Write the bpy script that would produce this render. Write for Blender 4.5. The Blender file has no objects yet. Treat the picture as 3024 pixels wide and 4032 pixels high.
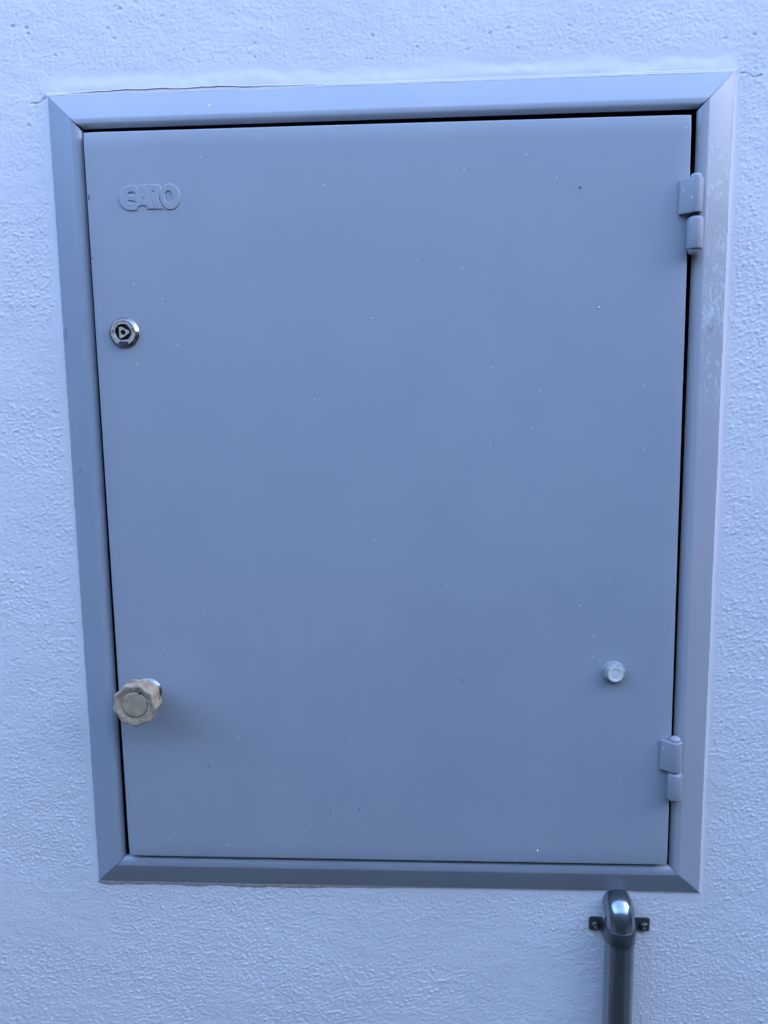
import bpy, bmesh, math, random
import numpy as np
from mathutils import Vector, Matrix, noise
R = math.radians
C = bpy.context.scene.collection
sc = bpy.context.scene
random.seed(7)

# ------------------------------------------------------------------ camera
cam_d = bpy.data.cameras.new('camera')
cam = bpy.data.objects.new('camera', cam_d)
C.objects.link(cam)
cam_d.sensor_fit = 'VERTICAL'
cam_d.sensor_height = 36.0
cam_d.lens = 36.0 * 3028 / 4032
cam_d.clip_start = 0.01
cam_d.clip_end = 500
RW = Matrix(((0.9986110330946111, 0.006079061414676732, 0.05233593023946364),
             (0.051098404938082466, 0.1303967288364429, -0.9901442552080669),
             (-0.012843581840637977, 0.9914432601622095, 0.12990498175370743)))
# rows above are the camera's right/up/back axes expressed per world axis
cam.matrix_world = Matrix.Translation((0.03130673, -0.66619431, 1.43759735)) @ RW.to_4x4()
sc.camera = cam

# ------------------------------------------------------------------ world + sun (sun stands behind the building)
SUN_EL, SUN_ROT = R(12), R(68)
w = bpy.data.worlds.new('World')
sc.world = w
w.use_nodes = True
nt = w.node_tree
bg = nt.nodes['Background']
sky = nt.nodes.new('ShaderNodeTexSky')
sky.sky_type = 'NISHITA'
sky.sun_disc = False
sky.sun_elevation = SUN_EL
sky.sun_rotation = SUN_ROT
sky.altitude = 0
sky.air_density = 0.6
sky.dust_density = 3.0
sky.ozone_density = 2.2
nt.links.new(sky.outputs[0], bg.inputs[0])
bg.inputs[1].default_value = 0.14
sun_d = bpy.data.lights.new('sun', 'SUN')
sun_d.energy = 3.0
sun_d.angle = R(0.5)
sun_d.color = (1.0, 0.93, 0.83)
sun = bpy.data.objects.new('sun', sun_d)
C.objects.link(sun)
sdir = Vector((math.sin(SUN_ROT) * math.cos(SUN_EL), math.cos(SUN_ROT) * math.cos(SUN_EL), math.sin(SUN_EL)))
sun.rotation_euler = sdir.to_track_quat('Z', 'Y').to_euler()
sun.location = sdir * 20
sc.view_settings.view_transform = 'Standard'
sc.view_settings.look = 'None'
sc.view_settings.gamma = 1.0
sc.view_settings.exposure = 4.55
sc.view_settings.use_curve_mapping = False

# ------------------------------------------------------------------ dimensions (metres); wall plane y = 0, outside is -y
ZC = 1.35
HW, HH = 0.28, 0.70321 / 2          # half size of the frame's outer edge

# ------------------------------------------------------------------ helpers
def link(name, me, mat=None, parent=None, smooth=35):
    if smooth is not None:
        me.polygons.foreach_set('use_smooth', [True] * len(me.polygons))
        me.set_sharp_from_angle(angle=R(smooth))
    me.update()
    o = bpy.data.objects.new(name, me)
    C.objects.link(o)
    if mat:
        for m_ in (mat if isinstance(mat, (list, tuple)) else [mat]):
            me.materials.append(m_)
    if parent:
        o.parent = parent
        o.matrix_parent_inverse = Matrix.Translation(parent_world(parent)).inverted()
    return o

def parent_world(p):
    v = Vector(p.location)
    return v if p.parent is None else Vector(PW.get(p.name, v))
PW = {}

def from_bm(name, bm, mat=None, parent=None, smooth=35, norm=True):
    if norm:
        bmesh.ops.recalc_face_normals(bm, faces=bm.faces)
    me = bpy.data.meshes.new(name)
    bm.to_mesh(me)
    bm.free()
    return link(name, me, mat, parent, smooth)

def empty(name, loc, label=None, cat=None, group=None):
    o = bpy.data.objects.new(name, None)
    o.empty_display_size = 0.05
    o.location = loc
    C.objects.link(o)
    tag(o, label, cat, group)
    return o

def tag(o, label=None, cat=None, group=None, kind=None):
    for k, v in (('label', label), ('category', cat), ('group', group), ('kind', kind)):
        if v:
            o[k] = v

def lathe(bm, prof, cx, cz, n=48, rfun=None, cap=True):
    """prof: list of (radius, depth) towards the viewer; axis along -y at (cx, cz)."""
    rings = []
    for r, d in prof:
        ring = []
        for i in range(n):
            a = 2 * math.pi * i / n
            rr = r if rfun is None else rfun(r, d, a)
            ring.append(bm.verts.new((cx + rr * math.cos(a), -d, cz + rr * math.sin(a))))
        rings.append(ring)
    for a, b in zip(rings, rings[1:]):
        for i in range(n):
            bm.faces.new((a[i], a[(i + 1) % n], b[(i + 1) % n], b[i]))
    if cap:
        bm.faces.new(rings[0])
        bm.faces.new(rings[-1])
    return rings

def vlathe(bm, prof, cx, cd, n=40):
    """lathe about a vertical axis at x=cx, depth=cd; prof: list of (radius, z)."""
    rings = []
    for r, z in prof:
        rings.append([bm.verts.new((cx + r * math.cos(2 * math.pi * i / n), -cd + r * math.sin(2 * math.pi * i / n), z)) for i in range(n)])
    for a, b in zip(rings, rings[1:]):
        for i in range(n):
            bm.faces.new((a[i], a[(i + 1) % n], b[(i + 1) % n], b[i]))
    bm.faces.new(rings[0])
    bm.faces.new(rings[-1])

def rbox(bm, x0, x1, d0, d1, z0, z1, bev=0.001, seg=2):
    """bevelled box between depths d0 (back) and d1 (front)."""
    vs = []
    for x, d, z in ((x0, d0, z0), (x1, d0, z0), (x1, d0, z1), (x0, d0, z1), (x0, d1, z0), (x1, d1, z0), (x1, d1, z1), (x0, d1, z1)):
        vs.append(bm.verts.new((x, -d, z)))
    fs = [bm.faces.new([vs[i] for i in f]) for f in ((0, 1, 2, 3), (4, 5, 6, 7), (0, 1, 5, 4), (1, 2, 6, 5), (2, 3, 7, 6), (3, 0, 4, 7))]
    if bev:
        es = list({e for f in fs for e in f.edges})
        bmesh.ops.bevel(bm, geom=es, offset=bev, segments=seg, profile=0.5, affect='EDGES')

def curve_mesh(name, loops, extrude, bevel, res=3):
    """filled 2-D outlines (x, z) -> raised mesh in the xz plane facing -y; loops are closed, holes by even-odd."""
    cu = bpy.data.curves.new(name, 'CURVE')
    cu.dimensions = '2D'
    cu.fill_mode = 'BOTH'
    cu.extrude = extrude
    cu.bevel_depth = bevel
    cu.bevel_resolution = res
    for lp in loops:
        sp = cu.splines.new('POLY')
        sp.points.add(len(lp) - 1)
        for p, (x, z) in zip(sp.points, lp):
            p.co = (x, z, 0, 1)
        sp.use_cyclic_u = True
    return to_mesh(name, cu)

def to_mesh(name, cu):
    o = bpy.data.objects.new('temp', cu)
    C.objects.link(o)
    dg = bpy.context.evaluated_depsgraph_get()
    dg.update()
    me = bpy.data.meshes.new_from_object(o.evaluated_get(dg))
    me.name = name
    bpy.data.objects.remove(o)
    bpy.data.curves.remove(cu)
    me.transform(Matrix.Rotation(R(90), 4, 'X'))     # xy -> xz, facing -y
    return me

def text_mesh(name, s, size, extrude=0.0003, bevel=0.0, bold=0.0):
    cu = bpy.data.curves.new(name, 'FONT')
    cu.body = s
    cu.size = size
    cu.extrude = extrude
    cu.bevel_depth = bevel
    cu.offset = bold
    cu.align_x = 'CENTER'
    cu.align_y = 'CENTER'
    return to_mesh(name, cu)

def fbm(x, z, s, seed=0.0, y=0.0):
    return noise.noise((x * s + seed, y * s, z * s - seed * 1.7))

# ------------------------------------------------------------------ materials
class NT:
    def __init__(self, name):
        self.m = bpy.data.materials.new(name)
        self.m.use_nodes = True
        self.t = self.m.node_tree
        self.b = self.t.nodes['Principled BSDF']
        self.tc = self.t.nodes.new('ShaderNodeTexCoord')
    def n(self, typ, **kw):
        nd = self.t.nodes.new('ShaderNode' + typ)
        for k, v in kw.items():
            setattr(nd, k, v)
        return nd
    def l(self, a, b):
        self.t.links.new(a, b)
    def set(self, s, v):
        if hasattr(v, 'node'):
            self.l(v, s)
        else:
            s.default_value = v
    def math(self, op, a, b=None, clamp=False):
        nd = self.n('Math', operation=op, use_clamp=clamp)
        self.set(nd.inputs[0], a)
        if b is not None:
            self.set(nd.inputs[1], b)
        return nd.outputs[0]
    def ss(self, v, lo, hi):
        nd = self.n('MapRange', interpolation_type='SMOOTHSTEP')
        self.set(nd.inputs[0], v)
        nd.inputs[1].default_value = lo
        nd.inputs[2].default_value = hi
        return nd.outputs[0]
    def obj(self, scale=(1, 1, 1), rot=(0, 0, 0), loc=(0, 0, 0)):
        mp = self.n('Mapping')
        self.l(self.tc.outputs['Object'], mp.inputs[0])
        mp.inputs['Scale'].default_value = scale
        mp.inputs['Rotation'].default_value = rot
        mp.inputs['Location'].default_value = loc
        return mp.outputs[0]
    def noise(self, vec, scale, detail=2, rough=0.5, dist=0.0, out='Fac'):
        nd = self.n('TexNoise')
        self.l(vec, nd.inputs['Vector'])
        nd.inputs['Scale'].default_value = scale
        nd.inputs['Detail'].default_value = detail
        nd.inputs['Roughness'].default_value = rough
        nd.inputs['Distortion'].default_value = dist
        return nd.outputs[out]
    def voro(self, vec, scale, feature='F1', rand=1.0):
        nd = self.n('TexVoronoi', feature=feature)
        self.l(vec, nd.inputs['Vector'])
        nd.inputs['Scale'].default_value = scale
        nd.inputs['Randomness'].default_value = rand
        return nd
    def mix(self, f, a, b):
        nd = self.n('Mix', data_type='RGBA')
        self.set(nd.inputs[0], f)
        self.set(nd.inputs[6], a)
        self.set(nd.inputs[7], b)
        return nd.outputs[2]
    def bump(self, h, strength, dist, prev=None):
        nd = self.n('Bump')
        self.set(nd.inputs['Strength'], strength)
        nd.inputs['Distance'].default_value = dist
        self.l(h, nd.inputs['Height'])
        if prev is not None:
            self.l(prev, nd.inputs['Normal'])
        return nd.outputs[0]
    def sep(self):
        s = self.n('SeparateXYZ')
        self.l(self.tc.outputs['Object'], s.inputs[0])
        return s.outputs

def rgba(r, g, b):
    return (r, g, b, 1.0)

def specks(t, vec, scale, keep, size, seed=(0, 0, 0)):
    """sparse small irregular dots: random voronoi cells, small radius"""
    mp = t.n('Mapping')
    t.l(vec, mp.inputs[0])
    mp.inputs['Location'].default_value = seed
    wob = t.noise(mp.outputs[0], scale * 6, 2, out='Color')
    va = t.n('VectorMath', operation='MULTIPLY_ADD')
    t.l(wob, va.inputs[0])
    va.inputs[1].default_value = (0.0006,) * 3
    t.l(mp.outputs[0], va.inputs[2])
    v = t.voro(va.outputs[0], scale)
    sx = t.n('SeparateColor')
    t.l(v.outputs['Color'], sx.inputs[0])
    pick = t.math('LESS_THAN', sx.outputs[0], keep)
    rad = t.math('MULTIPLY', sx.outputs[1], size * scale)
    dot = t.math('LESS_THAN', v.outputs['Distance'], rad)
    return t.math('MULTIPLY', dot, pick)

# rendered white wall
def wall_material():
    t = NT('white_render')
    X = t.sep()
    grain = t.noise(t.obj(), 900, 3, 0.6)
    inside = t.math('MULTIPLY', t.math('LESS_THAN', t.math('ABSOLUTE', t.math('ADD', X[0], 0.02)), 0.43), t.math('LESS_THAN', t.math('ABSOLUTE', t.math('SUBTRACT', X[2], 1.32)), 0.51))
    outside = t.math('SUBTRACT', 1.0, inside)
    far = t.math('MULTIPLY', t.ss(t.noise(t.obj((0.7, 1, 1.2)), 330, 4, 0.6, 0.4), 0.45, 0.68), outside)
    h = t.math('ADD', t.math('MULTIPLY', grain, 0.45), far)
    t.l(t.bump(h, 0.6, 0.0006), t.b.inputs['Normal'])
    stain = t.noise(t.obj(), 9, 4, 0.6)
    col = t.mix(t.ss(stain, 0.35, 0.75), rgba(0.83, 0.73, 0.70), rgba(0.79, 0.695, 0.665))
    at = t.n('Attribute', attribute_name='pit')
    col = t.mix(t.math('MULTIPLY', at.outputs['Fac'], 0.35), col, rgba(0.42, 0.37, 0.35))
    t.l(col, t.b.inputs['Base Color'])
    t.b.inputs['Roughness'].default_value = 0.75
    t.b.inputs['Specular IOR Level'].default_value = 0.25
    return t.m

def paint_material(name, base=(0.358, 0.350, 0.374), rough=0.36, dust=1.0, chalk=None, speck=1.0):
    t = NT(name)
    v = t.obj()
    n1 = t.noise(v, 12, 4, 0.6)
    col = t.mix(t.ss(n1, 0.3, 0.75), rgba(*base), rgba(base[0] * 1.05, base[1] * 1.05, base[2] * 1.04))
    if speck:
        s1 = specks(t, v, 42, 0.26 * speck, 0.0017)
        s2 = specks(t, v, 80, 0.22 * speck, 0.0010, (3, 1, 5))
        s = t.math('MAXIMUM', s1, s2)
        if speck > 2:
            s = t.math('MAXIMUM', s, specks(t, t.obj((1.2, 1, 0.8)), 330, 0.16, 0.0009, (1, 4, 2)))
        col = t.mix(t.math('MULTIPLY', s, 0.62), col, rgba(0.72, 0.72, 0.72))
        sm = t.ss(t.noise(t.obj((1.0, 1, 0.38), (0, R(9), 0)), 62, 3, 0.6), 0.715, 0.76)
        col = t.mix(t.math("MULTIPLY", sm, 0.5), col, rgba(0.12, 0.12, 0.12))
        film = t.ss(t.noise(t.obj((1.0, 1, 0.22)), 16, 4, 0.65), 0.45, 0.85)
        col = t.mix(t.math('MULTIPLY', film, 0.10), col, rgba(0.55, 0.53, 0.51))
        dk = specks(t, v, 21, 0.05, 0.0022, (7, 2, 1))
        col = t.mix(t.math('MULTIPLY', dk, 0.8), col, rgba(0.05, 0.05, 0.06))
    if chalk:
        X = t.sep()
        msk = t.math('MULTIPLY', t.ss(X[2], 1.43, 1.46), t.math('SUBTRACT', 1.0, t.ss(X[2], 1.60, 1.68)))
        msk = t.math('MULTIPLY', msk, t.ss(X[0], 0.2580, 0.2592))
        nn = t.noise(t.obj((1.4, 1, 0.7)), 230, 5, 0.75, 0.4)
        big = t.noise(t.obj(), 26, 3, 0.6)
        th = t.math('ADD', nn, t.math('MULTIPLY', t.math('SUBTRACT', big, 0.5), 0.40))
        ch = t.math('MULTIPLY', t.ss(th, 0.50, 0.62), msk)
        col = t.mix(t.math('MULTIPLY', ch, 0.6), col, rgba(0.60, 0.63, 0.67))
    t.l(col, t.b.inputs['Base Color'])
    rn = t.math('ADD', rough - 0.05, t.math('MULTIPLY', t.noise(v, 30, 4, 0.6), 0.10))
    t.l(rn, t.b.inputs['Roughness'])
    t.b.inputs['Specular IOR Level'].default_value = 0.5
    wv = t.noise(v, 6, 2)
    fine = t.noise(v, 420, 2, 0.5)
    nb = t.bump(wv, 0.25, 0.004)
    nb = t.bump(fine, 0.05, 0.0006, nb)
    t.l(nb, t.b.inputs['Normal'])
    return t.m

def plain(name, col, rough, metal=0.0, var=0.08, scale=60, bump=0.0, bscale=200, spec=0.5):
    t = NT(name)
    n1 = t.noise(t.obj(), scale, 4, 0.6)
    c2 = tuple(min(1, c * (1 - var * 2)) for c in col)
    t.l(t.mix(t.ss(n1, 0.35, 0.7), rgba(*col), rgba(*c2)), t.b.inputs['Base Color'])
    t.l(t.math('ADD', rough, t.math('MULTIPLY', t.math('SUBTRACT', n1, 0.5), 0.2)), t.b.inputs['Roughness'])
    t.b.inputs['Metallic'].default_value = metal
    t.b.inputs['Specular IOR Level'].default_value = spec
    if bump:
        t.l(t.bump(t.noise(t.obj(), bscale, 3, 0.6), bump, 0.0008), t.b.inputs['Normal'])
    return t.m

def knob_material():
    t = NT('weathered_plastic')
    v = t.obj()
    n1 = t.noise(v, 90, 5, 0.65)
    n2 = t.noise(v, 260, 4, 0.6)
    col = t.mix(t.ss(n1, 0.35, 0.65), rgba(0.46, 0.33, 0.21), rgba(0.34, 0.23, 0.145))
    geo = t.n('NewGeometry')
    edge = t.ss(geo.outputs['Pointiness'], 0.515, 0.58)
    col = t.mix(t.math('MULTIPLY', t.ss(n2, 0.54, 0.64), 0.35), col, rgba(0.50, 0.43, 0.34))
    col = t.mix(t.math('MULTIPLY', edge, 0.6), col, rgba(0.64, 0.60, 0.54))
    n3 = t.noise(v, 55, 3, 0.6)
    col = t.mix(t.math('MULTIPLY', t.ss(n3, 0.60, 0.70), 0.6), col, rgba(0.11, 0.075, 0.055))
    t.l(col, t.b.inputs['Base Color'])
    t.b.inputs['Roughness'].default_value = 0.75
    t.b.inputs['Specular IOR Level'].default_value = 0.3
    t.l(t.bump(n2, 0.5, 0.0006), t.b.inputs['Normal'])
    return t.m

def ground_material():
    t = NT('path_and_planted_bank')
    X = t.sep()
    n = t.noise(t.obj(), 9, 5, 0.65)
    dark_bank = t.mix(t.ss(n, 0.35, 0.7), rgba(0.045, 0.05, 0.03), rgba(0.02, 0.026, 0.014))  # dark tone of the added light-blocking banks and the middle strip
    pav = t.mix(t.ss(t.noise(t.obj(), 40, 4, 0.6), 0.35, 0.7), rgba(0.20, 0.165, 0.135), rgba(0.16, 0.13, 0.108))
    onpath = t.math('MULTIPLY', t.ss(t.math('ADD', X[1], t.math('MULTIPLY', n, 0.06)), -1.45, -1.41), t.math('LESS_THAN', t.math('ABSOLUTE', X[0]), 2.4))
    bx = t.math('SUBTRACT', t.math('ABSOLUTE', t.math('SUBTRACT', X[0], 0.05)), 0.85)
    onpath = t.math('MULTIPLY', onpath, t.ss(t.math('ADD', bx, t.math('MULTIPLY', n, 0.06)), 0.02, 0.05))  # dark middle strip added so the pipe has something dark to reflect
    t.l(t.mix(onpath, dark_bank, pav), t.b.inputs['Base Color'])
    t.b.inputs['Roughness'].default_value = 0.9
    t.b.inputs['Specular IOR Level'].default_value = 0.2
    t.l(t.bump(n, 0.6, 0.02), t.b.inputs['Normal'])
    return t.m

M = {}
M['wall'] = wall_material()
M['paint'] = paint_material('grey_paint')
M['paint_door'] = paint_material('grey_door_paint', rough=0.33)
M['paint_chalk'] = paint_material('grey_chalked_paint', chalk=True)
M['paint_hinge'] = paint_material('grey_hinge_paint', base=(0.32, 0.298, 0.318), rough=0.5, speck=3.2)
M['sealant'] = plain('white_sealant', (0.80, 0.79, 0.78), 0.55, var=0.02, bump=0.25, bscale=160)
M['crack'] = plain('brick_red_gap', (0.56, 0.42, 0.37), 0.9, var=0.15, scale=300, bump=0.5)
M['mortar'] = plain('bare_mortar', (0.66, 0.57, 0.50), 0.9, var=0.12, scale=200, bump=0.4)
M['dark'] = plain('cabinet_inside', (0.012, 0.013, 0.015), 0.7)
M['zinc'] = plain('worn_zinc', (0.68, 0.54, 0.41), 0.42, 0.30, 0.14, 500, 0.4, 700)
M['chrome'] = plain('scratched_chrome', (0.33, 0.325, 0.32), 0.28, 1.0, 0.15, 400, 0.25, 500)
M['brass'] = plain('worn_nickel', (0.66, 0.55, 0.40), 0.40, 0.3, 0.12, 300, 0.3, 400)
M['black'] = plain('lock_bore', (0.012, 0.012, 0.012), 0.5)
M['engrave'] = plain('engraved_dark', (0.06, 0.06, 0.075), 0.6)
M['logo_blue'] = plain('logo_plate', (0.16, 0.16, 0.27), 0.4, 0.6)
M['knob'] = knob_material()
M['cap'] = plain('faded_grey_cap', (0.34, 0.34, 0.335), 0.7, 0, 0.16, 260, 0.5, 300)
M['cap_white'] = plain('chalky_white_cap', (0.80, 0.73, 0.62), 0.7, 0, 0.08, 150, 0.3, 300)
M['steel'] = plain('dark_coated_steel', (0.31, 0.33, 0.36), 0.23, 0.9, 0.06, 25)
M['elbow'] = plain('dark_coated_elbow', (0.20, 0.21, 0.225), 0.24, 0.85, 0.06, 25)
M['clamp'] = plain('dark_clamp', (0.19, 0.20, 0.215), 0.3, 0.85, 0.1)
M['screw'] = plain('dark_screw', (0.12, 0.11, 0.10), 0.35, 0.9, 0.2, 500, 0.3, 600)
M['cross'] = plain('bright_screw_slot', (0.45, 0.44, 0.42), 0.4, 0.6)
M['ground'] = ground_material()

# ------------------------------------------------------------------ ground: unseen yard, banks added opposite and at the sides to block low light
BLOCK_Y, BLOCK_Z, SIDE_X, SIDE_L, SIDE_R = 3.5, 3.7, 2.4, 3.0, 2.8
def shade_bank(x, y):
    def ramp(v):
        v = max(0.0, min(1.0, v))
        return v ** 0.92
    h = BLOCK_Z * ramp((-y - 1.5) / (BLOCK_Y - 1.5))
    h = max(h, SIDE_R * ramp((x - SIDE_X) / 1.3), SIDE_L * ramp((-x - SIDE_X) / 1.3))
    if h > 0.01 and y < 0.3:
        h += 0.22 * noise.noise((x * 0.7, y * 1.3, 4.0)) + 0.10 * noise.noise((x * 2.3, y * 2.7, 1.0))
    return h if y < 0.3 else min(h, 0.0)
bm = bmesh.new()
gx = [-150, -40, -16] + [-10 + i * 0.25 for i in range(81)] + [16, 40, 150]
gy = [150, 20, 3, 0.3] + [0.2 - i * 0.2 for i in range(30)] + [-7, -10, -20, -50, -150]
rows = [[bm.verts.new((x, y, shade_bank(x, y))) for x in gx] for y in gy]
for r0, r1 in zip(rows, rows[1:]):
    for i in range(len(gx) - 1):
        bm.faces.new((r0[i], r0[i + 1], r1[i + 1], r1[i]))
g = from_bm('ground', bm, M['ground'], smooth=60)
tag(g, kind='structure')

# ------------------------------------------------------------------ wall (solid, with the opening the cabinet sits in)
HOLE_X, HOLE_Z = HW - 0.006, HH - 0.006
WX0, WX1, WZ0, WZ1 = -0.45, 0.41, 0.81, 1.83            # the part of the wall whose relief is modelled
STEP = 0.00075
rng = np.random.default_rng(11)
UX = np.arange(WX0, WX1 + STEP / 2, STEP)
UZ = np.arange(WZ0, WZ1 + STEP / 2, STEP)
kx = np.fft.fftfreq(len(UX), STEP)[None, :]
kz = np.fft.fftfreq(len(UZ), STEP)[:, None]
def field(lx, lz, ang=0.0, band=0.0):
    """smooth random field, unit variance; correlation lengths lx, lz (m) along axes turned by ang"""
    c, s_ = math.cos(ang), math.sin(ang)
    u, v = kx * c + kz * s_, -kx * s_ + kz * c
    q = (u * lx) ** 2 + (v * lz) ** 2
    H = np.exp(-q * 4.0)
    if band:
        H = H * (1 - np.exp(-q * 4.0 * band))
    f = np.real(np.fft.ifft2(np.fft.fft2(rng.standard_normal((len(UZ), len(UX)))) * H))
    return f / f.std()
def sst(v, lo, hi):
    t_ = np.clip((v - lo) / (hi - lo), 0, 1)
    return t_ * t_ * (3 - 2 * t_)
GX, GZ = np.meshgrid(UX, UZ)
def splat(n, rmin, rmax, hmin, hmax, stretch=1.3):
    """n separate rounded crumbs (or pits) scattered over the wall"""
    out = np.zeros_like(GX)
    cx = rng.uniform(WX0, WX1, n); cz = rng.uniform(WZ0, WZ1, n)
    rr = rmin + (rmax - rmin) * rng.random(n) ** 2; hh = rng.uniform(hmin, hmax, n); an = rng.normal(0, 0.5, n)
    for x, z, r, h_, a_ in zip(cx, cz, rr, hh, an):
        w_ = int(r * stretch / STEP) + 2
        i = int((x - WX0) / STEP); k = int((z - WZ0) / STEP)
        i0, i1, k0, k1 = max(0, i - w_), min(len(UX), i + w_ + 1), max(0, k - w_), min(len(UZ), k + w_ + 1)
        dx, dz = GX[k0:k1, i0:i1] - x, GZ[k0:k1, i0:i1] - z
        u = (dx * math.cos(a_) + dz * math.sin(a_)) / (r * stretch); v = (-dx * math.sin(a_) + dz * math.cos(a_)) / r
        q = np.clip(1 - (u * u + v * v), 0, 1)
        out[k0:k1, i0:i1] = np.maximum(out[k0:k1, i0:i1], h_ * np.sqrt(q))
    return out
DIST = np.maximum(np.abs(GX) - HW, np.abs(GZ - ZC) - HH)
wob = field(0.03, 0.03) * 0.0011 + field(0.008, 0.008) * 0.0007
topb = sst(GZ - (ZC + HH), -0.002, 0.004) * sst(HW + 0.004 - np.abs(GX), -0.004, 0.012)
rough0 = 0.0025 + 0.006 * topb
NEAR = sst(DIST + wob, rough0, rough0 + 0.006 + 0.010 * topb)
UP = sst(GZ + 0.03 * field(0.12, 0.12), 1.56, 1.74)
zone = sst(field(0.09, 0.09) + (GX - 0.0) * 2.0, -0.6, 0.6)
fa = field(0.0027, 0.0013, R(3), 6); fb = field(0.0024, 0.0013, R(38), 6); fc = field(0.0015, 0.0013, 0.0, 6)
fl = np.where(zone > 0.5, fb, fc) * 0.75 + 0.55 * fa
fl = fl * (1 - zone * 0.0)
dens = field(0.05, 0.04)
flake = np.clip(fl + 0.12 * dens - 0.35, 0, 1.5) / 1.5
crumb = splat(34000, 0.0006, 0.0013, 0.00012, 0.00055)
crumb = crumb * sst(dens * 0.6 + field(0.02, 0.02) * 0.6, -1.8, 0.2)
pits = splat(1300, 0.0006, 0.0015, 0.0003, 0.0008, 1.5) * UP + 0.6 * splat(350, 0.0007, 0.0015, 0.0003, 0.0007, 1.4)
fine = field(0.0012, 0.0010)
crumb = np.maximum(crumb, splat(3000, 0.0008, 0.0016, 0.00035, 0.00080) * sst(dens, -1.8, 0.4))
Hgt = (0.00040 * flake * sst(dens, -2.6, 0.6) * (1 - 0.72 * UP) + 0.8 * crumb * (1 - 0.75 * UP) + 0.00008 * fine + 0.00006 * field(0.010, 0.007)
       + 0.00008 * field(0.05, 0.03)) * NEAR - pits * NEAR
Hgt += 0.00022 * field(0.22, 0.16) * sst(DIST, 0, 0.06)
# shoulder of filler above the frame, thin paint fillets at the sides
Hgt += topb * 0.0010 * (1 - sst(DIST + wob * 1.5, 0.002, 0.014)) + 0.0005 * (1 - sst(DIST, 0.0003, 0.0035))
# short cracks running out from the upper corners
CR = np.zeros_like(GX)
for x0, z0, x1, z1 in ((-0.2825, 1.7000, -0.3060, 1.6915), (0.2830, 1.7005, 0.3160, 1.6960), (0.3160, 1.6960, 0.345, 1.699)):
    t_ = np.clip(((GX - x0) * (x1 - x0) + (GZ - z0) * (z1 - z0)) / ((x1 - x0) ** 2 + (z1 - z0) ** 2), 0, 1)
    d_ = np.hypot(GX - (x0 + t_ * (x1 - x0)), GZ - (z0 + t_ * (z1 - z0)) - 0.0012 * np.sin(GX * 420))
    CR = np.maximum(CR, (1 - sst(d_, 0.0001, 0.0009)) * (field(0.006, 0.006) > 0.0))
Hgt -= 0.0006 * CR
edge = sst(np.minimum(np.minimum(GX - WX0, WX1 - GX), np.minimum(GZ - WZ0, WZ1 - GZ)), 0, 0.02)
Hgt *= edge
nxu, nzu = len(UX), len(UZ)
vid = np.arange(nxu * nzu).reshape(nzu, nxu)
keep = ~((np.abs(GX) < HOLE_X) & (np.abs(GZ - ZC) < HOLE_Z))
fk = keep[:-1, :-1] | keep[1:, 1:] | keep[:-1, 1:] | keep[1:, :-1]
quads = np.stack([vid[:-1, :-1], vid[:-1, 1:], vid[1:, 1:], vid[1:, :-1]], -1)[fk]
used_v = np.unique(quads)
remap = np.full(nxu * nzu, -1); remap[used_v] = np.arange(len(used_v))
quads = remap[quads]
co = np.stack([GX.ravel(), -Hgt.ravel(), GZ.ravel()], -1)[used_v]
# the rest of the wall: plain slab round the patch, its back and the sides of the opening
B = 0.35
X0_, X1_, Z0_, Z1_ = UX[0], UX[-1], UZ[0], UZ[-1]
ext = [(-20, 0, -0.2), (20, 0, -0.2), (20, 0, 7), (-20, 0, 7), (X0_, 0, Z0_), (X1_, 0, Z0_), (X1_, 0, Z1_), (X0_, 0, Z1_),
       (-20, B, -0.2), (20, B, -0.2), (20, B, 7), (-20, B, 7)]
ef = [(0, 1, 5, 4), (1, 2, 6, 5), (2, 3, 7, 6), (3, 0, 4, 7), (9, 8, 11, 10), (0, 8, 9, 1), (1, 9, 10, 2), (2, 10, 11, 3), (3, 11, 8, 0)]
n0 = len(co)
allco = np.concatenate([co, np.array(ext, float)])
allq = np.concatenate([quads, np.array(ef) + n0])
me = bpy.data.meshes.new('wall')
me.vertices.add(len(allco)); me.vertices.foreach_set('co', allco.astype(np.float32).ravel())
me.loops.add(len(allq) * 4); me.loops.foreach_set('vertex_index', allq.astype(np.int32).ravel())
me.polygons.add(len(allq)); me.polygons.foreach_set('loop_start', np.arange(0, len(allq) * 4, 4, dtype=np.int32))
mi = np.zeros(len(allq), np.int32)
cf = (CR[:-1, :-1] + CR[1:, 1:])[fk] > 0.9
mi[:len(quads)][cf] = 1
me.polygons.foreach_set('use_smooth', np.concatenate([np.ones(len(quads), bool), np.zeros(len(ef), bool)]))
me.update(calc_edges=True)
me.materials.append(M['wall']); me.materials.append(M['crack'])
me.polygons.foreach_set('material_index', mi)
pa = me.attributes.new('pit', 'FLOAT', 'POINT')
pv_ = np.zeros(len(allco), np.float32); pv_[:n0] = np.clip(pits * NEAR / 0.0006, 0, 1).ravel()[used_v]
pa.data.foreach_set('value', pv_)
wall = link('wall', me, smooth=None)
tag(wall, 'white rough rendered wall that the grey cabinet is set into', 'wall')

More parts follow.
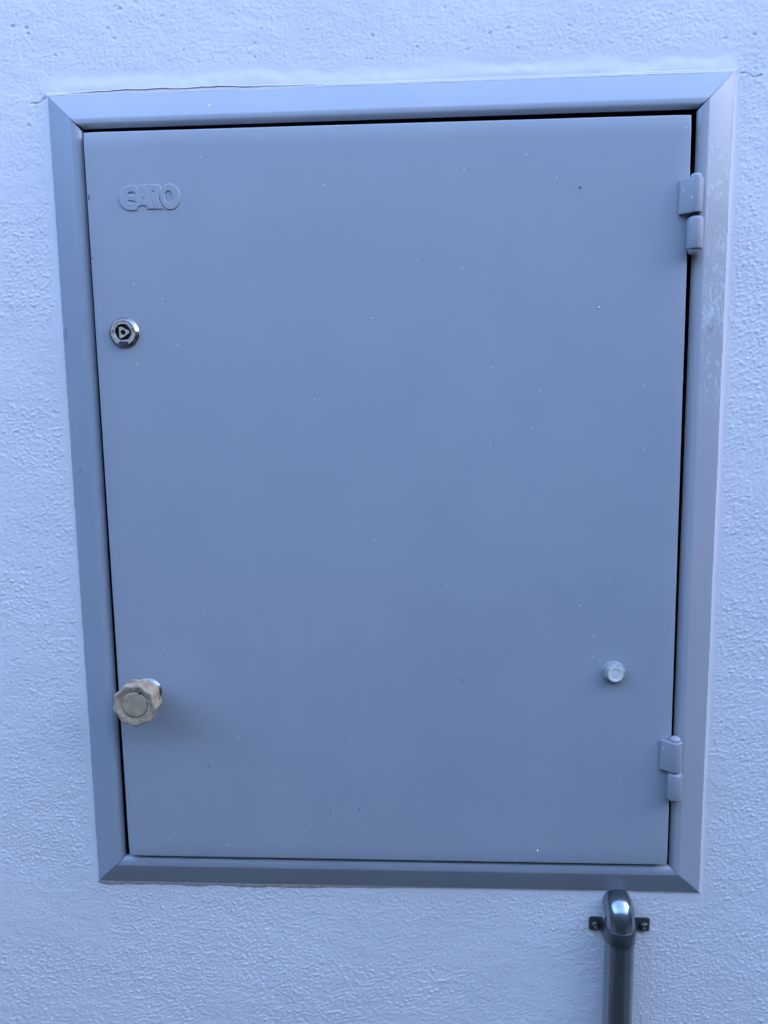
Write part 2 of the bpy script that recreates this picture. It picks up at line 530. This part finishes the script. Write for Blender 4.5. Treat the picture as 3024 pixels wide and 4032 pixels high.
# thin bead of paint and filler along the frame, open to the brick above and to bare mortar below
def bead():
    bm = bmesh.new()
    per = [('T', (-HW, ZC + HH), (HW, ZC + HH), (0, 1)), ('R', (HW, ZC + HH), (HW, ZC - HH), (1, 0)),
           ('B', (HW, ZC - HH), (-HW, ZC - HH), (0, -1)), ('L', (-HW, ZC - HH), (-HW, ZC + HH), (-1, 0))]
    for nm, a, b, o in per:
        L = math.hypot(b[0] - a[0], b[1] - a[1])
        n = int(L / 0.0020)
        tx, tz = (b[0] - a[0]) / L, (b[1] - a[1]) / L
        rows = []
        for i in range(n + 1):
            s = L * i / n
            px, pz = a[0] + tx * s, a[1] + tz * s
            j = 0.00050 * fbm(px, pz, 90, 2.2) + 0.0004 * fbm(px, pz, 300, 5.5)
            wcr = 0.0
            if nm == 'T':
                wcr = 0.0017 * max(0, min(1, (px + 0.262) / 0.05)) * max(0, min(1, (-0.05 - px) / 0.09)) * (0.8 + 0.6 * fbm(px, pz, 45, 4.0) + 0.3 * fbm(px, pz, 200, 7.0))
            if nm == 'B':
                fade = max(0, min(1, (px + 0.285) / 0.01)) * max(0.12, min(1, (0.06 - px) / 0.15))
                wcr = 0.0034 * fade * (0.85 + 0.5 * fbm(px, pz, 50, 6.0) + 0.3 * fbm(px, pz, 220, 3.0))
            wcr = max(0.0, wcr)
            e1 = (0.0009 if nm == 'T' else 0.0004) + j * (1.0 if nm == 'T' else 0.6)
            base = 0.0015 if nm == 'T' else 0.0006
            hgt = 0.0017 if nm == 'T' else 0.0009
            if nm == 'B':
                pts = [(-0.0002, 0.0012), (0.0003, 0.0010), (0.0003 + max(0.0004, wcr), 0.0009), (0.0006 + max(0.0004, wcr), 0.0006), (0.0012 + max(0.0004, wcr), -0.0004)]
                mats = [2, 2, 2, 2]
            else:
                pts = [(-0.0007 + j * 0.6, 0.0017), (0.0002, hgt), (e1, hgt), (e1 + 0.0001, base - 0.0006), (e1 + 0.0002 + wcr, base - 0.0005), (e1 + 0.0003 + wcr, base + 0.0002), (e1 + 0.0012 + wcr, base - 0.0010)]
                if wcr < 1e-5:
                    pts = [(-0.0005 + j * 0.6, 0.0016), (0.0001, hgt), (e1, hgt * 0.9), (e1 + 0.0004, hgt * 0.8), (e1 + 0.0008, base), (e1 + 0.0012, base - 0.0005), (e1 + 0.0016, base - 0.0016)]
                mats = [0, 0, 1 if wcr > 1e-5 else 0, 1 if wcr > 1e-5 else 0, 0, 0]
            row = []
            for m, d in pts:
                e = 0.0
                if s < 0.02:
                    e = -m * (1 - s / 0.02)
                elif s > L - 0.02:
                    e = m * (1 - (L - s) / 0.02)
                row.append(bm.verts.new((px + o[0] * m + tx * e, -d, pz + o[1] * m + tz * e)))
            rows.append((row, mats))
        for (r0, m0), (r1, m1) in zip(rows, rows[1:]):
            for q in range(len(r0) - 1):
                f = bm.faces.new((r0[q], r0[q + 1], r1[q + 1], r1[q]))
                f.material_index = max(m0[q], m1[q])
    return from_bm('sealant_bead', bm, [M['wall'], M['crack'], M['mortar']], wall, smooth=60)
bead()

# ------------------------------------------------------------------ cabinet
cab = empty('meter_cabinet', (0, 0, ZC - HH), 'grey painted metal meter cabinet set into the white wall, its door shut', 'meter cabinet')

# frame: four mitred members swept from one profile (margin from the outer edge, depth)
prof = [(0.0, -0.004), (0.0, 0.0009), (0.0005, 0.0015), (0.0015, 0.0021)]
prof += [(0.0213, 0.0109), (0.0220, 0.01118), (0.0228, 0.01132), (0.0236, 0.01136), (0.0257, 0.0114)]
for k in range(1, 9):
    a = R(90) * k / 8
    prof.append((0.0257 + 0.0048 * math.sin(a), 0.0114 - 0.0042 * (1 - math.cos(a))))
prof += [(0.0305, 0.0066), (0.0300, 0.0062), (0.0230, 0.0060), (0.0230, -0.004)]
def member(side):
    bm = bmesh.new()
    hl = HW if side in 'TB' else HH
    ax = (1, 0) if side in 'TB' else (0, 1)
    sg = {'T': (0, -1), 'B': (0, 1), 'L': (1, 0), 'R': (-1, 0)}[side]
    base = {'T': (0, ZC + HH), 'B': (0, ZC - HH), 'L': (-HW, ZC), 'R': (HW, ZC)}[side]
    N = 40
    cols = []
    for i in range(N + 1):
        u = i / N * 2 - 1
        col = []
        for m, d in prof:
            mj = m
            if side == 'T' and m > 0.0236:
                m = 0.0236 + (m - 0.0236) * 0.80
            # the joint opens a little towards the inside (upper joints are filled outside)
            def gap(top):
                return 0.00040 if not top else 0.00004 + 0.00050 * max(0, min(1, (m - 0.015) / 0.008))
            if side in 'TB':
                gl = gr = gap(side == 'T')
            else:
                gl, gr = gap(False), gap(True)
            lo = -(hl - mj) + gl * 0.7
            hi = (hl - mj) - gr * 0.7
            s = lo + (hi - lo) * (u + 1) / 2
            x = base[0] + ax[0] * s + sg[0] * m
            z = base[1] + ax[1] * s + sg[1] * m
            wv = 0.00010 * noise.noise((x * 14, d * 5, z * 14)) + 0.00005 * noise.noise((x * 45, 3, z * 45))
            # free corners of the frame are slightly rounded
            col.append(bm.verts.new((x, -d - wv, z)))
        cols.append(col)
    P = len(prof)
    for a, b in zip(cols, cols[1:]):
        for q in range(P):
            bm.faces.new((a[q], a[(q + 1) % P], b[(q + 1) % P], b[q]))
    bm.faces.new(cols[0]); bm.faces.new(cols[-1])
    return from_bm('frame_member', bm, M['paint_chalk'] if side == 'R' else M['paint'], cab, smooth=24)
for s_ in 'TRBL':
    fm = member(s_)
    if s_ == 'R':
        fm['label'] = 'right frame member with chalky white scuffs on its slope'

# inside of the cabinet: an open-fronted dark box behind the gaps
bm = bmesh.new()
hx0, hx1, hz0, hz1 = -HW + 0.0245, HW - 0.0245, ZC - HH + 0.0245, ZC + HH - 0.0245
fr = [bm.verts.new((x, -0.0056, z)) for x, z in ((hx0, hz0), (hx1, hz0), (hx1, hz1), (hx0, hz1))]
bk = [bm.verts.new((x, 0.20, z)) for x, z in ((hx0, hz0), (hx1, hz0), (hx1, hz1), (hx0, hz1))]
bm.faces.new(bk)
for i in range(4):
    bm.faces.new((fr[i], fr[(i + 1) % 4], bk[(i + 1) % 4], bk[i]))
from_bm('housing', bm, M['dark'], cab, smooth=None, norm=False)

# door
DX0, DX1, DZ0, DZ1, DD = -0.2445, 0.2444, 1.0330, 1.6663, 0.0155
bm = bmesh.new()
def door_pt(x, z):
    return DD + 0.00035 * noise.noise((x * 5, 1.7, z * 5))
nx, nz = 40, 50
er = 0.0011
fx = [DX0 + er + (DX1 - DX0 - 2 * er) * i / nx for i in range(nx + 1)]
fz = [DZ0 + er + (DZ1 - DZ0 - 2 * er) * i / nz for i in range(nz + 1)]
grid = [[bm.verts.new((x, -door_pt(x, z), z)) for z in fz] for x in fx]
for i in range(nx):
    for k in range(nz):
        bm.faces.new((grid[i][k], grid[i + 1][k], grid[i + 1][k + 1], grid[i][k + 1]))
loop = [(i, 0) for i in range(nx + 1)] + [(nx, k) for k in range(1, nz + 1)] + [(i, nz) for i in range(nx - 1, -1, -1)] + [(0, k) for k in range(nz - 1, 0, -1)]
prev = [grid[i][k] for i, k in loop]
for step in (1, 2, 3, 4, 5):
    ring = []
    for i, k in loop:
        x, z = fx[i], fz[k]
        ox = -1 if i == 0 else (1 if i == nx else 0)
        oz = -1 if k == 0 else (1 if k == nz else 0)
        if step < 5:
            a = R(90) * step / 4
            q, dd = er * math.sin(a), er * (1 - math.cos(a))
        else:
            q, dd = er, 0.016
        kk = 0.72 if ox and oz else 1.0
        ring.append(bm.verts.new((x + ox * q * kk, -(door_pt(x, z) - dd), z + oz * q * kk)))
    n = len(loop)
    for j in range(n):
        bm.faces.new((prev[j], prev[(j + 1) % n], ring[(j + 1) % n], ring[j]))
    prev = ring
bm.faces.new(prev)
for v in bm.verts:                                       # the sheet hangs a touch out of square
    x, z = v.co.x, v.co.z
    v.co.x += 0.0042 * (ZC - z)
    v.co.z -= 0.0030 * x * (z - DZ0) / (DZ1 - DZ0)
door = from_bm('door', bm, M['paint_door'], cab, smooth=40)
PW[door.name] = (0, 0, ZC - HH)
def child_of(o):
    """world position of a part's parent chain for parts whose meshes are in world coordinates"""
    PW[o.name] = (0, 0, 0)
    return o

def sub(name, me, mat, parent, smooth=35):
    """sub-part: mesh in world coordinates, part parent sits at the origin of its own mesh"""
    o = link(name, me, mat, None, smooth)
    o.parent = parent
    return o
def sub_bm(name, bm, mat, parent, smooth=35):
    bmesh.ops.recalc_face_normals(bm, faces=bm.faces)
    me = bpy.data.meshes.new(name)
    bm.to_mesh(me); bm.free()
    return sub(name, me, mat, parent, smooth)

# embossed lettering on the door (drawn in the photograph's letter shapes)
def arc(cx, cy, rx, ry, a0, a1, n=24):
    return [(cx + rx * math.cos(R(a0 + (a1 - a0) * i / n)), cy + ry * math.sin(R(a0 + (a1 - a0) * i / n))) for i in range(n + 1)]
LX0, LX1, LZT, LZB = 205, 1472, 205, 712
def lg(p):
    # photograph-measured glyph units -> door metres
    u = (p[0] - LX0) / (LX1 - LX0)
    v = (p[1] - LZT) / (LZB - LZT)
    return (-0.2180 + 0.0502 * u, 1.6244 - 0.0001 * u - 0.0196 * v)
glyphs = {
 'G': [[(560, 225)] + arc(440, 465, 235, 245, -80, -280, 40) + [(560, 700), (560, 640), (600, 545), (585, 520)] + [(575, 395), (600, 300)],
       arc(462, 405, 100, 78, 180, 360, 20) + [(562, 402), (470, 418)],
       [(368, 512)] + arc(465, 512, 97, 70, 175, 60, 14) + [(560, 560), (560, 528), (470, 512), (420, 500)]],
 'A': [[(632, 222), (758, 222), (842, 430), (930, 690), (800, 690), (770, 612), (612, 612), (596, 650), (572, 650), (612, 520), (588, 390), (610, 290)],
       [(690, 398), (726, 498), (658, 498)]],
 'R': [[(782, 212), (985, 212)] + arc(985, 330, 112, 118, -80, 60, 14) + [(1012, 500), (1035, 560), (1090, 690), (955, 690), (868, 430)],
       [(868, 318), (925, 318), (955, 345), (955, 375), (900, 375)]],
 'O': [arc(1272, 458, 200, 252, 0, 354, 48), arc(1240, 458, 95, 135, 0, 350, 36)],
}
for ch, loops in glyphs.items():
    me = curve_mesh('letter', [[lg(p) for p in lp] for lp in loops], 0.0001, 0.00055, 3)
    me.transform(Matrix.Translation((0, -(DD + 0.00025), 0)))
    sub('letter', me, M['paint_door'], door, 50)

# small chips on the door's left edge
for (cz, hh) in ((1.6158, 0.0022), (1.5672, 0.0008)):
    bm = bmesh.new()
    rbox(bm, DX0 + 0.0012 - 0.0010, DX0 + 0.0021 - 0.0010, DD - 0.001, DD + 0.00035, cz - hh, cz + hh, 0.0002, 1)
    sub_bm('paint_chip', bm, M['engrave'], door)

# stray specks stuck to the door: dark grit and splashes of white paint
for sx, sz, sr, mk in ((-0.1640, 1.1212, 0.0006, 'engrave'), (-0.0285, 1.0822, 0.0006, 'engrave'), (-0.1855, 1.3040, 0.0005, 'engrave'), (0.1575, 1.6130, 0.0006, 'engrave'),
                       (0.1310, 1.0450, 0.0008, 'sealant'), (0.1745, 1.5190, 0.0008, 'sealant'), (-0.0115, 1.5140, 0.0006, 'sealant')):
    bm = bmesh.new()
    lathe(bm, [(sr * 1.1, DD - 0.0004), (sr, DD + 0.0006), (sr * 0.5, DD + 0.0009)], sx, sz, 9, lambda r, d, a: r * (1 + 0.3 * math.sin(2 * a + sx * 900)))
    sub_bm('speck', bm, M[mk], door, 50)

# ---- lock
LC = (-0.2202, 1.5060)
bm = bmesh.new()
lathe(bm, [(0.0128, DD - 0.004), (0.0128, DD + 0.0006), (0.0125, DD + 0.0010), (0.0108, DD + 0.0030), (0.0104, DD + 0.0033),
           (0.0072, DD + 0.0034), (0.0068, DD + 0.0031), (0.0067, DD + 0.0008)], LC[0], LC[1], 64, cap=False)
lock = from_bm('lock', bm, M['chrome'], cab, smooth=30)
lock.data.materials.append(M['zinc'])
for p_ in lock.data.polygons:
    if abs(p_.normal.y) > 0.9:
        p_.material_index = 1
bm = bmesh.new()
lathe(bm, [(0.0067, DD + 0.0009), (0.0062, DD + 0.0008)], LC[0], LC[1], 48)
sub_bm('lock_bore', bm, M['black'], lock)
# triangular key insert with round bore
tri = []
rt = 0.0021
for k in range(3):
    a = R(2 + 120 * k)
    c = (LC[0] + 0.0040 * math.cos(a) - 0.0003, LC[1] + 0.0040 * math.sin(a))
    for j in range(7):
        b = a + R(-60 + 20 * j)
        tri.append((c[0] + rt * 0.55 * math.cos(b), c[1] + rt * 0.55 * math.sin(b)))
bore = [(LC[0] - 0.0003 + 0.0024 * math.cos(R(15 * i)), LC[1] + 0.0024 * math.sin(R(15 * i))) for i in range(24)]
me = curve_mesh('key_insert', [tri, bore], 0.0008, 0.0002, 2)
me.transform(Matrix.Translation((0, -(DD + 0.0018), 0)))
sub('key_insert', me, M['brass'], lock, 40)
# stop segments inside the bore (upper right and bottom)
for a0, a1 in ((12, 62), (-105, -62)):
    lp = [(LC[0] + 0.0066 * math.cos(R(a)), LC[1] + 0.0066 * math.sin(R(a))) for a in np.linspace(a0, a1, 10)]
    me = curve_mesh('stop', [lp], 0.0004, 0.0001, 1)
    me.transform(Matrix.Translation((0, -(DD + 0.0014), 0)))
    sub('stop', me, M['brass'], lock, 40)
fd = DD + 0.0034
def put_text(s, size, x, z, d, mat, parent, rot=0.0, bold=0.0, ext=0.00012, name='letter', bev=0.0):
    me = text_mesh(name, s, size, ext, bev, bold)
    me.transform(Matrix.Translation((x, -d, z)) @ Matrix.Rotation(-rot, 4, 'Y'))
    return sub(name, me, mat, parent, 40)
put_text('S', 0.0036, LC[0] - 0.0088, LC[1] + 0.0010, fd, M['engrave'], lock, bold=0.0001)
put_text('Ö', 0.0036, LC[0] + 0.0087, LC[1] + 0.0014, fd, M['engrave'], lock, bold=0.0001)
# double headed arc arrow
lp = [(LC[0] + 0.0096 * math.cos(R(a)), LC[1] + 0.0096 * math.sin(R(a))) for a in np.linspace(42, 138, 24)]
lp += [(LC[0] + 0.0092 * math.cos(R(a)), LC[1] + 0.0092 * math.sin(R(a))) for a in np.linspace(138, 42, 24)]
lps = [lp]
for a, sg in ((40, -1), (140, 1)):
    c = (LC[0] + 0.0094 * math.cos(R(a)), LC[1] + 0.0094 * math.sin(R(a)))
    lps.append([(c[0], c[1] + 0.0008), (c[0] + 0.0004, c[1] - 0.0018), (c[0] - 0.0004, c[1] - 0.0018)])
me = curve_mesh('arrow', lps, 0.00012, 0.0, 1)
me.transform(Matrix.Translation((0, -fd, 0)))
sub('arrow', me, M['engrave'], lock, 40)
# small maker's plate with lettering
bm = bmesh.new()
lathe(bm, [(0.00195, fd - 0.0003), (0.00195, fd + 0.0001)], 0, 0, 32)
for v in bm.verts:
    v.co.x = v.co.x * 1.0 + (0.0020 if v.co.x > 0 else -0.0020)
    v.co.z = v.co.z * 0.85
bmesh.ops.translate(bm, verts=bm.verts, vec=(LC[0] - 0.0001, 0, LC[1] - 0.0089))
sub_bm('name_plate', bm, M['logo_blue'], lock)
put_text('GARO', 0.0030, LC[0] - 0.0001, LC[1] - 0.0089, fd + 0.0002, M['chrome'], lock, bold=0.00008, name='lettering')

# ---- turning knob
KC = (-0.2164, 1.1918)
bm = bmesh.new()
lathe(bm, [(0.0122, DD - 0.003), (0.0122, DD + 0.0007), (0.0118, DD + 0.0012), (0.0096, DD + 0.0031), (0.0092, DD + 0.0033),
           (0.0078, DD + 0.0033), (0.0076, DD + 0.001)], KC[0], KC[1], 64, cap=False)
knob = from_bm('knob', bm, M['chrome'], cab, smooth=30)
bm = bmesh.new()
lathe(bm, [(0.0077, DD + 0.001), (0.0077, DD + 0.010), (0.0082, DD + 0.0105), (0.0082, DD + 0.016)], KC[0], KC[1], 40)
sub_bm('spindle', bm, M['black'], knob)
KD = 0.0508                                             # depth of the front rim
def scal(r, d, a):
    amt = 0.085 * min(1.0, max(0.0, (r - 0.0118) / 0.005))
    c = 0.5 + 0.5 * math.cos(9 * (a - R(52)))
    return r * (1 - amt * (c ** 0.8)) * (1 + 0.006 * noise.noise((math.cos(a) * 3, d * 60, math.sin(a) * 3)))
bm = bmesh.new()
kp = [(0.0080, DD + 0.0145), (0.0150, DD + 0.0150), (0.0176, DD + 0.0160), (0.0184, DD + 0.0175), (0.0189, KD - 0.010), (0.0193, KD - 0.0030),
      (0.0193, KD - 0.0018), (0.0190, KD - 0.0009), (0.0184, KD - 0.0004), (0.0176, KD - 0.0001), (0.0160, KD - 0.0004), (0.0132, KD - 0.0012), (0.0120, KD - 0.0017),
      (0.0113, KD - 0.0019), (0.0108, KD - 0.0015), (0.0102, KD - 0.0009), (0.0095, KD - 0.0008), (0.0060, KD - 0.0010), (0.0020, KD - 0.0010)]
lathe(bm, kp, KC[0], KC[1], 144, scal)
sub_bm('grip', bm, M['knob'], knob, 50)
def ring_text(word, r, a_mid, step, size, d, mat, parent):
    n = len(word)
    for i, ch in enumerate(word):
        a = a_mid - (i - (n - 1) / 2) * step            # reads clockwise, letter tops outward
        x, z = KC[0] + r * math.cos(R(a)), KC[1] + r * math.sin(R(a))
        put_text(ch, size, x, z, d, mat, parent, rot=R(a - 90), bold=0.00012, ext=0.00015, bev=0.00012)
ring_text('CLOSE', 0.0151, 258, 17.5, 0.0043, KD - 0.0004, M['knob'], knob)
ring_text('OPEN', 0.0146, 52, 24, 0.0038, KD - 0.0005, M['knob'], knob)
# curved arrow ridge on the right of the rim
lp = [(KC[0] + (0.0127 + 0.0009 * math.sin(R((a + 68) / 88 * 180))) * math.cos(R(a)), KC[1] + (0.0127 + 0.0009 * math.sin(R((a + 68) / 88 * 180))) * math.sin(R(a))) for a in np.linspace(-68, 20, 24)]
lp += [(KC[0] + 0.0121 * math.cos(R(a)), KC[1] + 0.0121 * math.sin(R(a))) for a in np.linspace(20, -76, 24)]
me = curve_mesh('arrow', [lp], 0.0001, 0.0002, 1)
me.transform(Matrix.Translation((0, -(KD - 0.0011), 0)))
sub('arrow', me, M['knob'], knob, 40)
# dark chip near the top of the knob face
bm = bmesh.new()
ang = [0, 50, 110, 170, 215, 275, 320]
vs = [bm.verts.new((KC[0] + 0.0052 + 0.0013 * (0.7 + 0.5 * random.random()) * math.cos(R(a)), -(KD - 0.00015), KC[1] + 0.0108 + 0.0013 * (0.7 + 0.4 * random.random()) * math.sin(R(a)))) for a in ang]
f = bm.faces.new(vs)
e = bmesh.ops.extrude_face_region(bm, geom=[f])
bmesh.ops.translate(bm, verts=[v for v in e['geom'] if isinstance(v, bmesh.types.BMVert)], vec=(0, 0.0012, 0))
sub_bm('chip', bm, M['engrave'], knob)

# ---- cover nut
NC = (0.1940, 1.2114)
bm = bmesh.new()
lathe(bm, [(0.0098, DD - 0.002), (0.0098, DD + 0.0008), (0.0093, DD + 0.0014), (0.0086, DD + 0.0018), (0.0070, DD + 0.0020)], NC[0], NC[1], 48,
      lambda r, d, a: r * (1 + 0.012 * noise.noise((math.cos(a) * 2, d * 90, math.sin(a) * 2))))
nut = from_bm('cover_nut', bm, M['cap'], cab, smooth=40)
def hexr(r, d, a):
    k = (a - R(20)) % R(60) - R(30)
    hx = 0.93 / math.cos(k)
    t_ = max(0, min(1, (DD + 0.0066 - d) / 0.003))
    return r * (1 + (hx - 1) * t_) * (1 + 0.015 * noise.noise((math.cos(a) * 3, d * 200, math.sin(a) * 3)))
bm = bmesh.new()
lathe(bm, [(0.0086, DD + 0.0017), (0.0086, DD + 0.0044), (0.0080, DD + 0.0058), (0.0068, DD + 0.0066), (0.0064, DD + 0.0066), (0.0062, DD + 0.0050)], NC[0], NC[1], 72, hexr)
sub_bm('nut_body', bm, M['cap'], nut, 40)
bm = bmesh.new()
lathe(bm, [(0.0066, DD + 0.0064), (0.0065, DD + 0.0069), (0.0061, DD + 0.0070), (0.0050, DD + 0.0066), (0.0030, DD + 0.0063), (0.0010, DD + 0.0062)], NC[0], NC[1], 48)
sub_bm('cap', bm, M['cap_white'], nut, 50)

# ---- hinges: upper knuckle wraps onto the door, lower knuckle sits on the frame
def hinge(cx, z0, z1, zl0, zl1, tail):
    """cx barrel axis; upper knuckle z0..z1 (z1 top), lower knuckle zl0..zl1"""
    cd, r = DD + 0.0040, 0.0062
    bm = bmesh.new()
    # teardrop section of the upper knuckle
    sec = []
    xl, dl = cx - 0.0112, DD + 0.0012
    dv = Vector((cx - xl, cd - dl))
    L = dv.length
    base = math.atan2(dv.y, dv.x)
    tang = math.asin(r / L)
    up_a = base + tang + R(90)                          # tangent point direction on the front side
    for k in range(25):
        a = up_a - (up_a + R(80)) * k / 24
        sec.append((cx + r * math.cos(a), cd + r * math.sin(a)))
    sec += [(cx - 0.002, DD - 0.0005), (cx - 0.0035, DD + 0.0006), (xl + 0.0003, DD + 0.0006), (xl, DD + 0.0009), (xl, dl + 0.0004), (xl + 0.0004, dl + 0.0008)]
    rows = []
    for z, ins in ((z0, 0.0005), (z0 + 0.0003, 0.0001), (z0 + 0.0008, 0), (z1 - 0.0008, 0), (z1 - 0.0003, 0.0001), (z1, 0.0005)):
        row = []
        for x, d in sec:
            vx, vd = x - (cx - 0.002), d - cd
            l = math.hypot(vx, vd) or 1
            row.append(bm.verts.new((x - vx / l * ins, -(d - vd / l * ins), z + 0.0002 * noise.noise((x * 300, d * 300, z * 9)))))
        rows.append(row)
    n = len(sec)
    for a, b in zip(rows, rows[1:]):
        for i in range(n):
            bm.faces.new((a[i], a[(i + 1) % n], b[(i + 1) % n], b[i]))
    bm.faces.new(rows[0]); bm.faces.new(rows[-1])
    hg = from_bm('hinge', bm, M['paint_hinge'], cab, smooth=35)
    bm = bmesh.new()
    rl = 0.0062
    vlathe(bm, [(rl - 0.0016, zl0), (rl - 0.0007, zl0 + 0.0002), (rl - 0.0002, zl0 + 0.0007), (rl, zl0 + 0.0015), (rl, zl1 - 0.0022),
                (rl - 0.0003, zl1 - 0.0012), (rl - 0.0011, zl1 - 0.0004), (rl - 0.0022, zl1)], cx + 0.0013, cd)
    rbox(bm, cx + 0.0005, cx + 0.0090, 0.0100, 0.0150, zl0 + 0.001, zl1 - 0.0015, 0.0006, 1)
    sub_bm('frame_knuckle', bm, M['paint_hinge'], hg, 40)
    bm = bmesh.new()
    vlathe(bm, [(0.0036, z0 - 0.004), (0.0036, z1 - 0.001)], cx + 0.0005, cd, 20)
    sub_bm('pin', bm, M['dark'], hg, 40)
    bm = bmesh.new()
    vlathe(bm, [(0.0045, z1 - 0.001), (0.0046, z1 + 0.0012), (0.0043, z1 + 0.0026), (0.0034, z1 + 0.0036), (0.0020, z1 + 0.0041), (0.0006, z1 + 0.0043)], cx + 0.0003, cd, 28)
    sub_bm('pin_cap', bm, M['paint_hinge'], hg, 50)
    bm = bmesh.new()
    if tail:
        vlathe(bm, [(0.0030, zl0 - 0.0034), (0.0036, zl0 - 0.0030), (0.0047, zl0 - 0.0004), (0.0047, zl0 + 0.001)], cx + 0.0008, cd, 28)
    else:
        vlathe(bm, [(0.0030, zl0 - 0.0016), (0.0040, zl0 - 0.0010), (0.0044, zl0 + 0.001)], cx + 0.0010, cd, 28)
    sub_bm('pin_plug', bm, M['paint_hinge'], hg, 50)
    return hg
hinge(0.2462, 1.5898, 1.6160, 1.5618, 1.5872, True)
hinge(0.2468, 1.1244, 1.1508, 1.0978, 1.1228, False)

# ------------------------------------------------------------------ conduit pipe below the cabinet, bent into the wall at its top
PX, PD, PR = 0.2062, 0.0134, 0.0130
RB = 0.0105
ZB = 1.0003 - RB - PR
bm = bmesh.new()
path = [(PD, -0.05, 0, 1), (PD, 0.5, 0, 1), (PD, 0.955, 0, 1), (PD, ZB - 0.002, 0, 1)]
for k in range(0, 17):
    a = R(90) * k / 16
    path.append((PD - RB * (1 - math.cos(a)), ZB + RB * math.sin(a), -math.sin(a), math.cos(a)))
path.append((-0.02, ZB + RB, -1, 0))
rings = []
for d, z, td, tz in path:
    ring = []
    for i in range(56):
        b_ = 2 * math.pi * i / 56
        u, v = PR * math.cos(b_), PR * math.sin(b_)
        v = max(v, -RB * 0.98) if td < 0 else v           # keep the inside of the tight bend from folding over
        ring.append(bm.verts.new((PX + u, -(d + tz * v), z - td * v)))
    rings.append(ring)
for a, b_ in zip(rings, rings[1:]):
    for i in range(56):
        bm.faces.new((a[i], a[(i + 1) % 56], b_[(i + 1) % 56], b_[i]))
bm.faces.new(rings[0]); bm.faces.new(rings[-1])
pipe = from_bm('conduit_pipe', bm, M['steel'], smooth=40)
tag(pipe, 'dark grey steel conduit pipe running down the wall from under the cabinet', 'pipe')

# ------------------------------------------------------------------ saddle clamp: one bent strip over the pipe with two screwed ears
clamp = empty('pipe_clamp', (PX, 0, 0.965), 'dark saddle clamp strapped over the pipe with two screwed ears', 'pipe clamp')
TH = 0.0008
ri, ro = PR + 0.0001, PR + 0.0001 + TH
X0, X1 = -0.0250, 0.0300
inner = [(X0, 0.0010)] + [(-ri - 0.0012, 0.0010), (-ri - 0.0004, 0.0016), (-ri, 0.0030)]
outer = [(X0, 0.0010 + TH)] + [(-ro - 0.0016, 0.0010 + TH), (-ro - 0.0006, 0.0016 + TH), (-ro, 0.0036)]
for k in range(0, 25):
    a = R(180) * (1 - k / 24)
    inner.append((ri * math.cos(a), PD + ri * math.sin(a)))
    outer.append((ro * math.cos(a), PD + ro * math.sin(a)))
inner += [(ri, 0.0030), (ri + 0.0004, 0.0016), (ri + 0.0012, 0.0010), (X1, 0.0010)]
outer += [(ro, 0.0036), (ro + 0.0006, 0.0016 + TH), (ro + 0.0016, 0.0010 + TH), (X1, 0.0010 + TH)]
CZ0, CZ1 = 0.9588, 0.9722
bm = bmesh.new()
cols = []
npt = len(inner)
for q in range(npt):
    # ears have rounded corners
    end = 0.0012 if q in (0, npt - 1) else 0.0
    col = []
    for pts_, z_ in ((outer, CZ0 + end), (outer, CZ0 + end + 0.0004), (outer, CZ1 - end - 0.0004), (outer, CZ1 - end), (inner, CZ1 - end), (inner, CZ0 + end)):
        x_, d_ = pts_[q]
        if z_ in (CZ0 + end, CZ1 - end) and pts_ is outer:
            d_ -= 0.0002
        col.append(bm.verts.new((PX + x_, -d_, z_)))
    cols.append(col)
def ear_cols(x_):
    c = []
    for d_, z_ in ((0.0018, CZ0), (0.0020, CZ0 + 0.0004), (0.0020, CZ1 - 0.0004), (0.0018, CZ1), (0.0010, CZ1), (0.0010, CZ0)):
        c.append(bm.verts.new((PX + x_, -d_, z_)))
    return c
cols = [cols[0], ear_cols(X0 + 0.0012)] + cols[1:-1] + [ear_cols(X1 - 0.0012), cols[-1]]
for a, b_ in zip(cols, cols[1:]):
    for i in range(6):
        bm.faces.new((a[i], a[(i + 1) % 6], b_[(i + 1) % 6], b_[i]))
bm.faces.new(cols[0]); bm.faces.new(cols[-1])
from_bm('strap', bm, M['clamp'], clamp, smooth=35)
for sx in (0.1866, 0.2308):
    bm = bmesh.new()
    lathe(bm, [(0.0044, 0.0018), (0.0044, 0.0026), (0.0040, 0.0036), (0.0028, 0.0045), (0.0016, 0.0048), (0.0004, 0.0049)], sx, 0.9636, 32)
    scw = from_bm('screw', bm, M['screw'], clamp, smooth=50)
    bm = bmesh.new()
    for k in range(2):
        b2 = bmesh.new()
        rbox(b2, -0.0020, 0.0020, 0.0040, 0.0050, -0.0005, 0.0005, 0)
        b2.transform(Matrix.Translation((sx, 0, 0.9636)) @ Matrix.Rotation(R(35 + 90 * k if sx < 0.2 else 80 + 90 * k), 4, 'Y'))
        mtmp = bpy.data.meshes.new('tmp'); b2.to_mesh(mtmp); b2.free()
        bm.from_mesh(mtmp); bpy.data.meshes.remove(mtmp)
    for v in bm.verts:
        v.co.y -= 0.0 if True else 0
    sub_bm('cross_slot', bm, M['cross'], scw)
